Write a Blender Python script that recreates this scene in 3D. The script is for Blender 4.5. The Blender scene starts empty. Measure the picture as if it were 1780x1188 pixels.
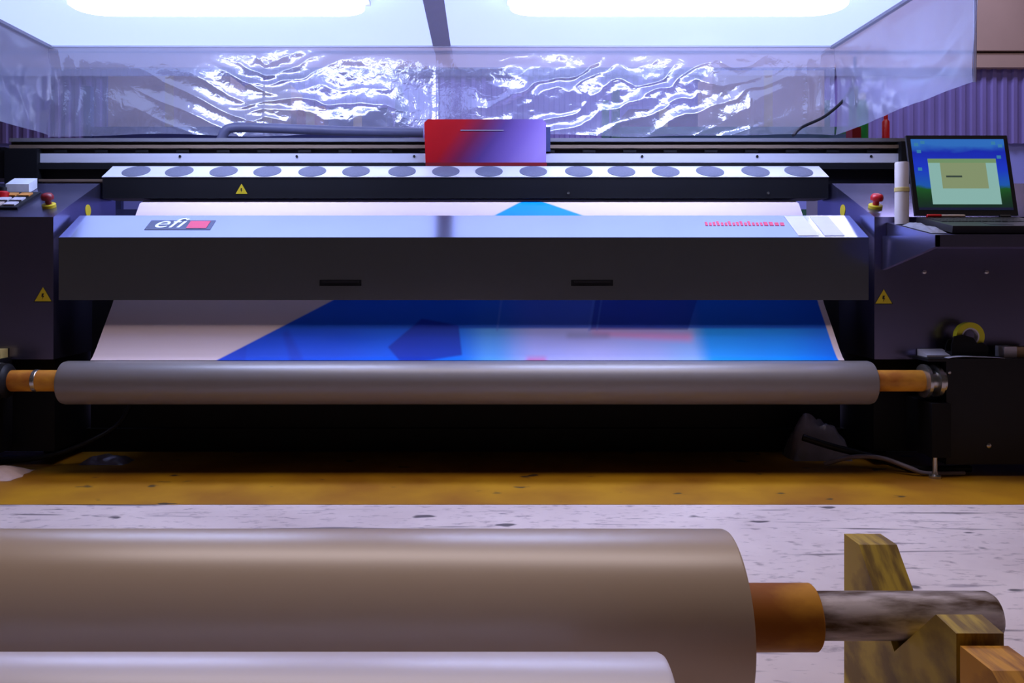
import bpy, bmesh, math, random
from mathutils import Vector, Matrix, noise
random.seed(7)
sc = bpy.context.scene
C = sc.collection

# ------------------------------------------------------------------ camera
F = 1500.0                       # focal length in pixels of a 1780 px wide frame
EYE = 0.80
cam_d = bpy.data.cameras.new('camera'); cam = bpy.data.objects.new('camera', cam_d); C.objects.link(cam)
cam.location = (0, 0, EYE); cam.rotation_euler = (math.pi/2, 0, 0)
cam_d.sensor_width = 36.0; cam_d.sensor_fit = 'HORIZONTAL'; cam_d.lens = 36.0*F/1780
cam_d.shift_x = (890-838)/1780.0; cam_d.shift_y = (465-594)/1780.0
cam_d.clip_start = 0.05
sc.camera = cam
# ------------------------------------------------------------------ world, exposure, hall light, back fill
w = bpy.data.worlds.new('hall'); sc.world = w; w.use_nodes = True
bg = w.node_tree.nodes['Background']; bg.inputs[0].default_value = (1.0, 0.80, 0.66, 1); bg.inputs[1].default_value = 0.02
vs = sc.view_settings
vs.view_transform = 'Standard'; vs.look = 'None'; vs.exposure = 0.0; vs.gamma = 1.0; vs.use_curve_mapping = False
PANEL = 21.0
sc.cycles.max_bounces = 6; sc.cycles.diffuse_bounces = 3; sc.cycles.glossy_bounces = 3; sc.cycles.transparent_max_bounces = 12
sc.cycles.caustics_reflective = False; sc.cycles.caustics_refractive = False #                     # radiance of the two canopy light panels
def area(name, loc, rot, sx, sy, power, col):
    d = bpy.data.lights.new(name, 'AREA'); d.shape = 'RECTANGLE'; d.size = sx; d.size_y = sy; d.energy = power; d.color = col
    o = bpy.data.objects.new(name, d); C.objects.link(o); o.location = loc; o.rotation_euler = rot
    return o
area('hall_lamp_row', (0.8, 2.45, 4.1), (0, 0, 0), 5.0, 1.0, 88, (1.0, 0.85, 0.87))
area('back_fill', (1.0, 5.9, 3.9), (0, 0, 0), 6.0, 0.5, 160, (0.66, 0.64, 1.0))  # added fill without a fixture, brightens the wall and racks behind the film

# ------------------------------------------------------------------ helpers
def s2l(c):
    return tuple(((v/255)/12.92 if v/255 <= 0.04045 else ((v/255+0.055)/1.055)**2.4) for v in c)
def PX(px, d): return (px-838.0)/F*d
def PZ(py, d): return EYE+(465.0-py)/F*d

M = {}
def nodes(name):
    m = bpy.data.materials.new(name); m.use_nodes = True; M[name] = m
    nt = m.node_tree; return m, nt, nt.nodes, nt.links, nt.nodes['Principled BSDF']
def mat(name, rgb, rough=0.5, metal=0.0, var=0.12, scale=12.0, bump=0.0, spec=0.5, coat=0.0, stretch=(1,1,1), col2=None, ior=None, detail=5):
    m, nt, N, L, P = nodes(name)
    tc = N.new('ShaderNodeTexCoord'); mp = N.new('ShaderNodeMapping'); mp.inputs['Scale'].default_value = stretch
    L.new(tc.outputs['Object'], mp.inputs[0])
    nz = N.new('ShaderNodeTexNoise'); nz.inputs['Scale'].default_value = scale; nz.inputs['Detail'].default_value = detail
    L.new(mp.outputs[0], nz.inputs['Vector'])
    c = s2l(rgb); c2 = s2l(col2) if col2 else tuple(v*(1-var*2) for v in c); c1 = c if col2 else tuple(min(1, v*(1+var*0.6)) for v in c)
    r = N.new('ShaderNodeValToRGB'); r.color_ramp.elements[0].position = 0.40 if col2 else 0.3; r.color_ramp.elements[1].position = 0.60 if col2 else 0.7
    r.color_ramp.elements[0].color = (*c2, 1); r.color_ramp.elements[1].color = (*c1, 1)
    L.new(nz.outputs['Fac'], r.inputs[0]); L.new(r.outputs[0], P.inputs['Base Color'])
    P.inputs['Roughness'].default_value = rough; P.inputs['Metallic'].default_value = metal
    P.inputs['Specular IOR Level'].default_value = spec; P.inputs['Coat Weight'].default_value = coat; P.inputs['Coat Roughness'].default_value = 0.34
    if ior: P.inputs['IOR'].default_value = ior
    if bump:
        b = N.new('ShaderNodeBump'); b.inputs['Strength'].default_value = bump; b.inputs['Distance'].default_value = 0.004
        L.new(nz.outputs['Fac'], b.inputs['Height']); L.new(b.outputs[0], P.inputs['Normal'])
    return m
def emit(name, rgb, strength):
    m, nt, N, L, P = nodes(name)
    P.inputs['Base Color'].default_value = (*s2l(rgb), 1); P.inputs['Emission Color'].default_value = (*s2l(rgb), 1)
    P.inputs['Emission Strength'].default_value = strength; P.inputs['Roughness'].default_value = 0.35
    return m

WORLD = {}
def link(name, me, parent=None, loc=None):
    o = bpy.data.objects.new(name, me); C.objects.link(o)
    if parent is not None:
        o.parent = parent; o.location = Vector(loc)-WORLD[parent.name]
    else:
        o.location = loc
    WORLD[o.name] = Vector(loc)
    return o
def thing(name, label, cat, loc=(0, 0, 0), group=None):
    o = bpy.data.objects.new(name, None); C.objects.link(o); o.location = loc; o.empty_display_size = 0.1
    WORLD[o.name] = Vector(loc); return tag(o, label, cat, group)
def tag(o, label=None, cat=None, group=None, kind=None):
    if label: o['label'] = label
    if cat: o['category'] = cat
    if group: o['group'] = group
    if kind: o['kind'] = kind
    return o
def build(name, verts, faces, mats, parent=None, idx=None, smooth=False, bevel=0.0, seg=2, uv=None, auto=35):
    """verts in world metres -> one object with its origin at the centre of its base"""
    V = [Vector(v) for v in verts]
    lo = Vector((min(v[i] for v in V) for i in range(3))); hi = Vector((max(v[i] for v in V) for i in range(3)))
    c = Vector(((lo.x+hi.x)/2, (lo.y+hi.y)/2, lo.z))
    bm = bmesh.new()
    bv = [bm.verts.new(v-c) for v in V]
    for k, f in enumerate(faces):
        try:
            fc = bm.faces.new([bv[i] for i in f])
        except ValueError:
            continue
        if idx: fc.material_index = idx[k]
    if bevel:
        bmesh.ops.bevel(bm, geom=[e for e in bm.edges if len(e.link_faces) == 2 and e.calc_face_angle(0) > 0.3],
                        offset=bevel, segments=seg, affect='EDGES', profile=0.5)
    bmesh.ops.recalc_face_normals(bm, faces=bm.faces) if not uv else None
    me = bpy.data.meshes.new(name); bm.to_mesh(me); bm.free()
    if not isinstance(mats, (list, tuple)): mats = [mats]
    for m in mats: me.materials.append(M[m] if isinstance(m, str) else m)
    if smooth:
        for p in me.polygons: p.use_smooth = True
        try: me.set_sharp_from_angle(angle=math.radians(auto))
        except Exception: pass
    if uv:
        ul = me.uv_layers.new(name='UVMap')
        for lp in me.loops: ul.data[lp.index].uv = uv[lp.vertex_index]
    return link(name, me, parent, c)
def join(parts):
    V, Fc, I = [], [], []
    for k, p in enumerate(parts):
        v, f = p[0], p[1]; n = len(V); V += v; Fc += [tuple(i+n for i in q) for q in f]; I += [p[2] if len(p) > 2 else 0]*len(f)
    return V, Fc, I
def g_box(x0, x1, y0, y1, z0, z1):
    v = [(x, y, z) for x in (x0, x1) for y in (y0, y1) for z in (z0, z1)]
    return v, [(0, 1, 3, 2), (4, 6, 7, 5), (0, 4, 5, 1), (2, 3, 7, 6), (0, 2, 6, 4), (1, 5, 7, 3)]
def g_prism(prof, x0, x1):               # profile in (y,z), extruded along x
    n = len(prof); v = [(x0, y, z) for y, z in prof]+[(x1, y, z) for y, z in prof]
    return v, [tuple(range(n))[::-1], tuple(range(n, 2*n))]+[(i, (i+1) % n, n+(i+1) % n, n+i) for i in range(n)]
def g_prism_y(prof, y0, y1):             # profile in (x,z), extruded along y
    n = len(prof); v = [(x, y0, z) for x, z in prof]+[(x, y1, z) for x, z in prof]
    return v, [tuple(range(n)), tuple(range(n, 2*n))[::-1]]+[(i, n+i, n+(i+1) % n, (i+1) % n) for i in range(n)]
def g_lathe(axis, c, prof, seg=32):      # prof: (t along axis, radius); c: point on the axis
    v, f = [], []
    for t, r in prof:
        for k in range(seg):
            a = 2*math.pi*k/seg; p = r*math.cos(a); q = r*math.sin(a)
            v.append({'x': (t, c[1]+p, c[2]+q), 'y': (c[0]+p, t, c[2]+q), 'z': (c[0]+p, c[1]+q, t)}[axis])
    for i in range(len(prof)-1):
        for k in range(seg):
            f.append((i*seg+k, i*seg+(k+1) % seg, (i+1)*seg+(k+1) % seg, (i+1)*seg+k))
    f.append(tuple(range(seg))); f.append(tuple(range((len(prof)-1)*seg, len(prof)*seg)))
    return v, f
def g_tube(pts, r, seg=8, sub=6):
    P = [Vector(p) for p in pts]; Q = []
    for i in range(len(P)-1):
        a = P[max(i-1, 0)]; b = P[i]; c = P[i+1]; d = P[min(i+2, len(P)-1)]
        for k in range(sub):
            t = k/sub
            Q.append(0.5*((2*b)+(c-a)*t+(2*a-5*b+4*c-d)*t*t+(3*b-a-3*c+d)*t**3))
    Q.append(P[-1]); v, f = [], []
    for i, p in enumerate(Q):
        t = (Q[min(i+1, len(Q)-1)]-Q[max(i-1, 0)]).normalized()
        n = t.cross(Vector((0.13, 0.31, 0.94))); n.normalize(); b = t.cross(n)
        for k in range(seg):
            a = 2*math.pi*k/seg; v.append(tuple(p+n*(r*math.cos(a))+b*(r*math.sin(a))))
    for i in range(len(Q)-1):
        for k in range(seg): f.append((i*seg+k, i*seg+(k+1) % seg, (i+1)*seg+(k+1) % seg, (i+1)*seg+k))
    f.append(tuple(range(seg))); f.append(tuple(range((len(Q)-1)*seg, len(Q)*seg)))
    return v, f
def box(name, x0, x1, y0, y1, z0, z1, m, parent=None, bevel=0.002, seg=1):
    return build(name, *g_box(x0, x1, y0, y1, z0, z1), m, parent, bevel=bevel, seg=seg)
def prism(name, prof, x0, x1, m, parent=None, bevel=0.003, seg=2):
    return build(name, *g_prism(prof, x0, x1), m, parent, bevel=bevel, seg=seg, smooth=seg > 1, auto=50)
def lathe(name, axis, c, prof, m, parent=None, seg=40, auto=35):
    return build(name, *g_lathe(axis, c, prof, seg), m, parent, smooth=True, auto=auto)
def tube(name, pts, r, m, parent=None, seg=8):
    return build(name, *g_tube(pts, r, seg), m, parent, smooth=True, auto=60)
def dup(o, loc, parent):
    c = o.copy(); C.objects.link(c); c.parent = parent; c.location = Vector(loc)-WORLD[parent.name]; WORLD[c.name] = Vector(loc)
    return c

# ------------------------------------------------------------------ materials
mat('black_paint', (38, 37, 48), 0.42, var=0.08, scale=3, spec=0.35)
mat('hood_paint', (200, 205, 236), 0.16, metal=0.99, var=0.03, scale=3)
mat('console_paint', (134, 130, 168), 0.26, metal=0.94, var=0.04, scale=3)
mat('deep_black', (14, 14, 18), 0.6, var=0.1, scale=5, spec=0.2)
mat('matt_black', (20, 20, 25), 0.5, var=0.1, scale=5, spec=0.3)
mat('silver_plate', (205, 205, 214), 0.38, metal=0.35, var=0.04, scale=4, spec=0.6)
mat('vent_grey', (86, 88, 106), 0.5, var=0.1, scale=150, bump=0.2)
mat('alu', (165, 165, 176), 0.32, metal=0.7, var=0.06, scale=4, stretch=(0.2, 4, 4))
mat('alu_pale', (206, 206, 220), 0.4, metal=0.2, var=0.05, scale=4, stretch=(0.2, 4, 4))
mat('rail_tan', (150, 130, 112), 0.35, metal=0.5, var=0.08, scale=4)
mat('steel', (190, 188, 185), 0.25, metal=0.9, var=0.08, scale=8)
mat('chain_grey', (72, 72, 98), 0.5, var=0.1)
mat('red_plastic', (190, 16, 26), 0.35, var=0.05)
mat('dark_red', (120, 14, 26), 0.4, var=0.05)
mat('yellow', (214, 190, 30), 0.5, var=0.08)
mat('sticker_black', (18, 16, 12), 0.5)
mat('white_label', (206, 202, 212), 0.5, var=0.03)
mat('media_grey', (120, 114, 114), 0.40, var=0.02, scale=2, spec=0.8, coat=0.5, stretch=(0.3, 2, 2))
mat('paper_roll', (236, 228, 238), 0.36, var=0.02, scale=2, spec=0.6, coat=0.5, stretch=(0.3, 2, 2))
mat('paper_roll_new', (202, 180, 154), 0.36, var=0.02, scale=2, spec=0.9, coat=0.5, stretch=(0.3, 2, 2))
mat('cardboard_core', (216, 150, 40), 0.6, col2=(160, 92, 12), scale=11, bump=0.3, stretch=(0.6, 1, 1), detail=8)
mat('carton', (178, 150, 116), 0.75, var=0.1, scale=6)
mat('carton_pale', (196, 176, 166), 0.75, var=0.1, scale=4)
mat('wood', (188, 158, 44), 0.6, col2=(124, 96, 24), scale=9, bump=0.25, stretch=(7, 1, 1.6))
mat('wood_orange', (216, 152, 34), 0.6, col2=(150, 92, 18), scale=9, bump=0.25, stretch=(7, 1, 1.6))
mat('worn_steel', (226, 216, 220), 0.38, metal=0.1, col2=(92, 70, 52), scale=13, bump=0.2, stretch=(0.6, 2.4, 2.4), detail=9)
mat('pipe_white', (206, 198, 198), 0.4, var=0.05)
mat('tape_band', (206, 188, 120), 0.5)
mat('roof_white', (232, 236, 246), 0.6, var=0.02, scale=2)
mat('bar_grey', (124, 118, 134), 0.5, var=0.06)
mat('wall_tan', (176, 150, 136), 0.8, var=0.06, scale=2)
mat('wall_lilac', (122, 112, 176), 0.55, var=0.08, scale=2)
mat('wall_pale', (150, 160, 240), 0.7, var=0.05, scale=2)
mat('ceiling_paint', (120, 110, 104), 0.9, var=0.05, scale=2)
mat('rack_green', (58, 112, 96), 0.5)
mat('rack_blue', (60, 72, 130), 0.5)
mat('box_orange', (190, 134, 96), 0.7)
mat('box_navy', (40, 50, 100), 0.6)
mat('box_maroon', (92, 50, 74), 0.7)
mat('green_plastic', (26, 140, 66), 0.35, var=0.06)
mat('rag_pink', (206, 182, 178), 0.9, var=0.1, scale=20, bump=0.4)
mat('bag_grey', (120, 116, 134), 0.35, var=0.15, scale=14, bump=0.5)
mat('laptop_black', (26, 25, 30), 0.4, var=0.05)
mat('key_dark', (40, 36, 40), 0.5)
mat('teal', (60, 120, 130), 0.5)
mat('orange_plastic', (224, 150, 70), 0.5)
mat('lens_white', (228, 230, 238), 0.4)
mat('grey_cloth', (120, 122, 136), 0.85, var=0.1, scale=30, bump=0.3)
mat('tape_yellow', (216, 208, 36), 0.4, var=0.05)
mat('logo_plate', (70, 76, 104), 0.35, var=0.05)
mat('logo_white', (224, 234, 250), 0.5, var=0.02)
mat('logo_red', (206, 60, 96), 0.5, var=0.02)
emit('panel_glow', (196, 208, 255), PANEL)
emit('roof_glow', (180, 200, 255), 1.35)  # even emission stands in for lamp light shining through the roof sheet

def floor_material():
    m, nt, N, L, P = nodes('concrete')
    tc = N.new('ShaderNodeTexCoord')
    def nz(scale, det, st=(1, 1, 1), rough=0.55):
        mp = N.new('ShaderNodeMapping'); mp.inputs['Scale'].default_value = st; L.new(tc.outputs['Object'], mp.inputs[0])
        n = N.new('ShaderNodeTexNoise'); n.inputs['Scale'].default_value = scale; n.inputs['Detail'].default_value = det; n.inputs['Roughness'].default_value = rough
        L.new(mp.outputs[0], n.inputs['Vector']); return n
    def ramp(src, p0, p1, c0, c1):
        r = N.new('ShaderNodeValToRGB'); e = r.color_ramp.elements; e[0].position = p0; e[1].position = p1; e[0].color = c0; e[1].color = c1
        L.new(src, r.inputs[0]); return r
    base = ramp(nz(2.2, 8).outputs['Fac'], 0.3, 0.7, (*s2l((196, 180, 180)), 1), (*s2l((226, 212, 210)), 1))
    K, W1 = (0, 0, 0, 1), (1, 1, 1, 1)
    spots = ramp(nz(9, 2, (0.8, 1.4, 1), 0.4).outputs['Fac'], 0.69, 0.725, K, W1)
    grit = ramp(nz(34, 6, (0.7, 1.5, 1)).outputs['Fac'], 0.56, 0.74, K, W1)
    scuff = ramp(nz(16, 3, (0.22, 1.6, 1)).outputs['Fac'], 0.64, 0.74, K, W1)
    mp = N.new('ShaderNodeMapping'); mp.inputs['Rotation'].default_value = (0, 0, 0.9); mp.inputs['Scale'].default_value = (0.16, 2.2, 1)
    L.new(tc.outputs['Object'], mp.inputs[0])
    n2 = N.new('ShaderNodeTexNoise'); n2.inputs['Scale'].default_value = 11; n2.inputs['Detail'].default_value = 2; L.new(mp.outputs[0], n2.inputs['Vector'])
    drag = ramp(n2.outputs['Fac'], 0.645, 0.70, K, W1)
    last = base.outputs[0]
    for src, col, k in ((grit, (112, 96, 104), 0.7), (scuff, (104, 90, 104), 0.65), (drag, (70, 62, 72), 0.7), (spots, (50, 44, 56), 0.85)):
        mu = N.new('ShaderNodeMath'); mu.operation = 'MULTIPLY'; mu.inputs[1].default_value = k; L.new(src.outputs[0], mu.inputs[0])
        mx = N.new('ShaderNodeMixRGB'); L.new(mu.outputs[0], mx.inputs[0]); L.new(last, mx.inputs[1]); mx.inputs[2].default_value = (*s2l(col), 1); last = mx.outputs[0]
    L.new(last, P.inputs['Base Color']); P.inputs['Roughness'].default_value = 0.42; P.inputs['Specular IOR Level'].default_value = 0.4
floor_material()
def paint_material():
    m, nt, N, L, P = nodes('floor_yellow')
    tc = N.new('ShaderNodeTexCoord')
    n = N.new('ShaderNodeTexNoise'); n.inputs['Scale'].default_value = 3; n.inputs['Detail'].default_value = 8; L.new(tc.outputs['Object'], n.inputs['Vector'])
    mp = N.new('ShaderNodeMapping'); mp.inputs['Scale'].default_value = (0.8, 1.4, 1); L.new(tc.outputs['Object'], mp.inputs[0])
    n2 = N.new('ShaderNodeTexNoise'); n2.inputs['Scale'].default_value = 10; n2.inputs['Detail'].default_value = 2; L.new(mp.outputs[0], n2.inputs['Vector'])
    r = N.new('ShaderNodeValToRGB'); r.color_ramp.elements[0].color = (*s2l((146, 94, 4)), 1); r.color_ramp.elements[1].color = (*s2l((178, 128, 8)), 1)
    r.color_ramp.elements[0].position = 0.35; r.color_ramp.elements[1].position = 0.65
    r2 = N.new('ShaderNodeValToRGB'); r2.color_ramp.elements[0].position = 0.69; r2.color_ramp.elements[1].position = 0.73
    L.new(n.outputs[0], r.inputs[0]); L.new(n2.outputs[0], r2.inputs[0])
    mx = N.new('ShaderNodeMixRGB'); L.new(r2.outputs[0], mx.inputs[0]); L.new(r.outputs[0], mx.inputs[1]); mx.inputs[2].default_value = (*s2l((70, 50, 30)), 1)
    L.new(mx.outputs[0], P.inputs['Base Color']); P.inputs['Roughness'].default_value = 0.5
paint_material()

def film_material(name, fac, tint, rough, bump, scale, haze):
    m, nt, N, L, P = nodes(name)
    N.remove(P); out = N['Material Output']
    tc = N.new('ShaderNodeTexCoord')
    n = N.new('ShaderNodeTexNoise'); n.inputs['Scale'].default_value = scale; n.inputs['Detail'].default_value = 3; n.inputs['Distortion'].default_value = 0.6
    L.new(tc.outputs['Object'], n.inputs['Vector'])
    b = N.new('ShaderNodeBump'); b.inputs['Strength'].default_value = bump; b.inputs['Distance'].default_value = 0.01; L.new(n.outputs[0], b.inputs['Height'])
    tr = N.new('ShaderNodeBsdfTransparent'); tr.inputs[0].default_value = (*tint, 1)
    gl = N.new('ShaderNodeBsdfGlossy'); gl.inputs['Roughness'].default_value = rough; gl.inputs[0].default_value = (0.95, 0.96, 1, 1); L.new(b.outputs[0], gl.inputs['Normal'])
    fr = N.new('ShaderNodeFresnel'); fr.inputs[0].default_value = 1.5; L.new(b.outputs[0], fr.inputs['Normal'])
    ma = N.new('ShaderNodeMath'); ma.operation = 'MULTIPLY_ADD'; ma.inputs[1].default_value = 1.0; ma.inputs[2].default_value = fac; L.new(fr.outputs[0], ma.inputs[0])
    ma.use_clamp = True
    tl = N.new('ShaderNodeBsdfTranslucent'); tl.inputs[0].default_value = (0.68, 0.73, 1, 1)
    df = N.new('ShaderNodeBsdfDiffuse'); df.inputs[0].default_value = (0.68, 0.73, 1, 1)
    md = N.new('ShaderNodeMixShader'); md.inputs[0].default_value = 0.5; L.new(tl.outputs[0], md.inputs[1]); L.new(df.outputs[0], md.inputs[2])
    m1 = N.new('ShaderNodeMixShader'); m1.inputs[0].default_value = haze; L.new(tr.outputs[0], m1.inputs[1]); L.new(md.outputs[0], m1.inputs[2])
    m2 = N.new('ShaderNodeMixShader'); L.new(ma.outputs[0], m2.inputs[0]); L.new(m1.outputs[0], m2.inputs[1]); L.new(gl.outputs[0], m2.inputs[2])
    L.new(m2.outputs[0], out.inputs[0])
film_material('film_back', 0.12, (0.88, 0.90, 1.0), 0.11, 0.22, 26, 0.32)
film_material('film_side', 0.0, (0.94, 0.94, 1.0), 0.10, 0.14, 4, 0.46)
film_material('film_front', 0.0, (0.97, 0.97, 1.0), 0.12, 0.05, 5, 0.14)

def sheet_z(py):                # height of the banner where the photograph shows it below the hood (plane from (3.53,.647) to (3.335,.44))
    t = (py-530)/98.0
    for _ in range(6):
        d = 3.53-0.195*t; z = 0.647-0.207*t; t += ((py-465)/F*d-(EYE-z))/0.225
    return z, 3.53-0.195*t
def print_material():
    m, nt, N, L, P = nodes('banner_print')
    uvn = N.new('ShaderNodeUVMap'); uvn.uv_map = 'UVMap'
    sx = N.new('ShaderNodeSeparateXYZ'); L.new(uvn.outputs[0], sx.inputs[0]); U, V = sx.outputs[0], sx.outputs[1]
    def math_(op, a, b=None, c=None):
        n = N.new('ShaderNodeMath'); n.operation = op
        for i, v in enumerate((a, b, c)):
            if v is None: continue
            if isinstance(v, (int, float)): n.inputs[i].default_value = v
            else: L.new(v, n.inputs[i])
        return n.outputs[0]
    def half(a, b, c, soft=0.004):           # a*U + b*V + c > 0, softened
        d = math_('ADD', math_('MULTIPLY', U, a), math_('MULTIPLY_ADD', V, b, c)); k = math.hypot(a, b)
        n = N.new('ShaderNodeMapRange'); n.inputs[1].default_value = -soft*k; n.inputs[2].default_value = soft*k; n.interpolation_type = 'SMOOTHSTEP'
        L.new(d, n.inputs[0]); return n.outputs[0]
    def poly(pts, soft=0.004):               # convex, clockwise in image
        out = None
        for i in range(len(pts)):
            (x0, z0), (x1, z1) = pts[i], pts[(i+1) % len(pts)]
            a, b = (z1-z0), -(x1-x0); c = -(a*x0+b*z0); h = half(a, b, c, soft)
            out = h if out is None else math_('MULTIPLY', out, h)
        return out
    def pp(px, py):
        z, d = sheet_z(py); return ((px-838)/F*d, z)
    def mix(fac, a, rgb):
        n = N.new('ShaderNodeMixRGB'); L.new(fac, n.inputs[0]); L.new(a, n.inputs[1]) if not isinstance(a, tuple) else None
        if isinstance(a, tuple): n.inputs[1].default_value = (*s2l(a), 1)
        if isinstance(rgb, tuple): n.inputs[2].default_value = (*s2l(rgb), 1)
        else: L.new(rgb, n.inputs[2])
        return n.outputs[0]
    r = N.new('ShaderNodeValToRGB'); cr = r.color_ramp; cr.interpolation = 'EASE'
    fu = N.new('ShaderNodeMapRange'); fu.inputs[1].default_value = -1.1; fu.inputs[2].default_value = 1.4; L.new(U, fu.inputs[0]); L.new(fu.outputs[0], r.inputs[0])
    stops = [(0.0, (8, 70, 205)), (0.20, (2, 82, 224)), (0.30, (0, 98, 238)), (0.40, (10, 120, 245)), (0.455, (90, 170, 250)), (0.53, (176, 182, 246)),
             (0.62, (186, 188, 246)), (0.70, (172, 186, 246)), (0.765, (150, 190, 250)), (0.80, (0, 158, 252)), (0.90, (0, 148, 250)), (1.0, (0, 118, 240))]
    while len(cr.elements) < len(stops): cr.elements.new(0.5)
    for e, (p, c) in zip(cr.elements, stops): e.position = p; e.color = (*s2l(c), 1)
    nz = N.new('ShaderNodeTexNoise'); nz.inputs['Scale'].default_value = 2.0; nz.inputs['Detail'].default_value = 2
    tc = N.new('ShaderNodeTexCoord'); L.new(tc.outputs['Object'], nz.inputs['Vector'])
    col = r.outputs[0]
    # upper motif: plain blue with the hood's shadow painted in; pale figure shows below
    upper = half(0, 1, -0.556, 0.006)
    col = mix(math_('MULTIPLY', upper, 0.88), col, (6, 84, 214))
    tri = half(1, -1.844, 1.031+1.844*0.438)
    top_tri = math_('MULTIPLY', half(0, 1, -0.98, 0.02), 1.0); col = mix(top_tri, col, (8, 140, 255))
    pent = [pp(674, 604), pp(733, 554), pp(797, 566), pp(803, 618), pp(700, 634)]
    col = mix(math_('MULTIPLY', poly(pent, 0.006), 0.85), col, (14, 44, 176))
    panel = [pp(1034, 520), pp(1212, 520), pp(1196, 574), pp(1026, 574)]
    col = mix(math_('MULTIPLY', poly(panel, 0.004), 0.6), col, (10, 40, 168))
    for x0, x1 in ((1022, 1027), (1036, 1039), (862, 866)):
        ln = [pp(x0+8, 520), pp(x1+8, 520), pp(x1, 576), pp(x0, 576)]
        col = mix(math_('MULTIPLY', poly(ln, 0.004), 0.45), col, (90, 130, 230))
    pink = [pp(1028, 576), pp(1204, 578), pp(1204, 595), pp(1090, 590), pp(1028, 584)]
    col = mix(math_('MULTIPLY', poly(pink, 0.02), 0.75), col, (236, 150, 206))
    grey = [pp(985, 580), pp(1060, 580), pp(1060, 588), pp(985, 588)]
    col = mix(math_('MULTIPLY', poly(grey, 0.015), 0.6), col, (140, 140, 190))
    spot = [pp(915, 622), pp(950, 622), pp(950, 634), pp(915, 634)]
    col = mix(math_('MULTIPLY', poly(spot, 0.015), 0.9), col, (214, 110, 170))
    dk = [pp(490, 578), pp(500, 574), pp(530, 632), pp(505, 632)]
    col = mix(math_('MULTIPLY', poly(dk, 0.012), 0.5), col, (20, 50, 180))
    dk2 = [pp(380, 624), pp(428, 600), pp(426, 632), pp(370, 634)]
    col = mix(math_('MULTIPLY', poly(dk2, 0.006), 0.5), col, (10, 56, 190))
    inside = math_('MULTIPLY', math_('MULTIPLY', tri, half(-1, -2.65, 0.42+2.65*1.034)), half(-1, 0, 1.377, 0.003))
    col = mix(inside, (216, 196, 196), col)
    L.new(col, P.inputs['Base Color']); P.inputs['Roughness'].default_value = 0.45; P.inputs['Specular IOR Level'].default_value = 0.12
print_material()

def carriage_material():
    m, nt, N, L, P = nodes('carriage_shell')
    tc = N.new('ShaderNodeTexCoord'); sx = N.new('ShaderNodeSeparateXYZ'); L.new(tc.outputs['Object'], sx.inputs[0])
    a = N.new('ShaderNodeMath'); a.operation = 'MULTIPLY_ADD'; L.new(sx.outputs[2], a.inputs[0]); a.inputs[1].default_value = -0.75; L.new(sx.outputs[0], a.inputs[2])
    mr = N.new('ShaderNodeMapRange'); mr.inputs[1].default_value = -0.40; mr.inputs[2].default_value = 0.22; L.new(a.outputs[0], mr.inputs[0])
    r = N.new('ShaderNodeValToRGB'); cr = r.color_ramp
    st = [(0.0, (170, 2, 8)), (0.26, (158, 4, 18)), (0.42, (104, 22, 62)), (0.58, (78, 52, 116)), (0.78, (112, 88, 160)), (1.0, (150, 126, 196))]
    while len(cr.elements) < len(st): cr.elements.new(0.5)
    for e, (p, c) in zip(cr.elements, st): e.position = p; e.color = (*s2l(c), 1)
    L.new(mr.outputs[0], r.inputs[0]); L.new(r.outputs[0], P.inputs['Base Color']); P.inputs['Roughness'].default_value = 0.35
carriage_material()
def desktop_material():
    m, nt, N, L, P = nodes('desktop')
    tc = N.new('ShaderNodeTexCoord'); sx = N.new('ShaderNodeSeparateXYZ'); L.new(tc.outputs['Generated'], sx.inputs[0])
    nz = N.new('ShaderNodeTexNoise'); nz.inputs['Scale'].default_value = 4.0; nz.inputs['Detail'].default_value = 4; L.new(tc.outputs['Generated'], nz.inputs['Vector'])
    ad = N.new('ShaderNodeMath'); ad.operation = 'MULTIPLY_ADD'; ad.inputs[1].default_value = 0.18; L.new(nz.outputs[0], ad.inputs[0]); L.new(sx.outputs[2], ad.inputs[2])
    r = N.new('ShaderNodeValToRGB'); cr = r.color_ramp
    st = [(0.0, (30, 60, 110)), (0.08, (20, 40, 40)), (0.26, (24, 60, 34)), (0.40, (30, 92, 40)), (0.44, (30, 96, 190)), (0.68, (28, 60, 214)), (0.9, (24, 44, 190)), (1.0, (50, 120, 210))]
    while len(cr.elements) < len(st): cr.elements.new(0.5)
    for e, (p, c) in zip(cr.elements, st): e.position = p; e.color = (*s2l(c), 1)
    L.new(ad.outputs[0], r.inputs[0]); L.new(r.outputs[0], P.inputs['Emission Color']); P.inputs['Emission Strength'].default_value = 0.75
    P.inputs['Base Color'].default_value = (0.01, 0.01, 0.012, 1); P.inputs['Roughness'].default_value = 0.3
desktop_material()
emit('window_pale', (150, 198, 190), 0.75); emit('window_bar', (132, 170, 120), 0.65); emit('dialog', (158, 176, 130), 0.62); emit('text_dark', (70, 90, 80), 0.5); emit('icon_teal', (60, 140, 190), 0.7)
for n in ('window_pale', 'window_bar', 'dialog', 'text_dark', 'icon_teal'): M[n].node_tree.nodes['Principled BSDF'].inputs['Base Color'].default_value = (0.02, 0.02, 0.02, 1)

# ================================================================== the setting
def struct(o): return tag(o, kind='structure')
fl = struct(box('floor', -6, 6, -1.5, 7.3, -0.1, 0.0, 'concrete', bevel=0))
box('yellow_floor_line', -6, 6, 2.906, 3.735, -0.02, 0.0015, 'floor_yellow', fl, bevel=0)
struct(box('ceiling', -6, 6, -1.5, 7.3, 4.3, 4.4, 'ceiling_paint', bevel=0))
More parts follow.
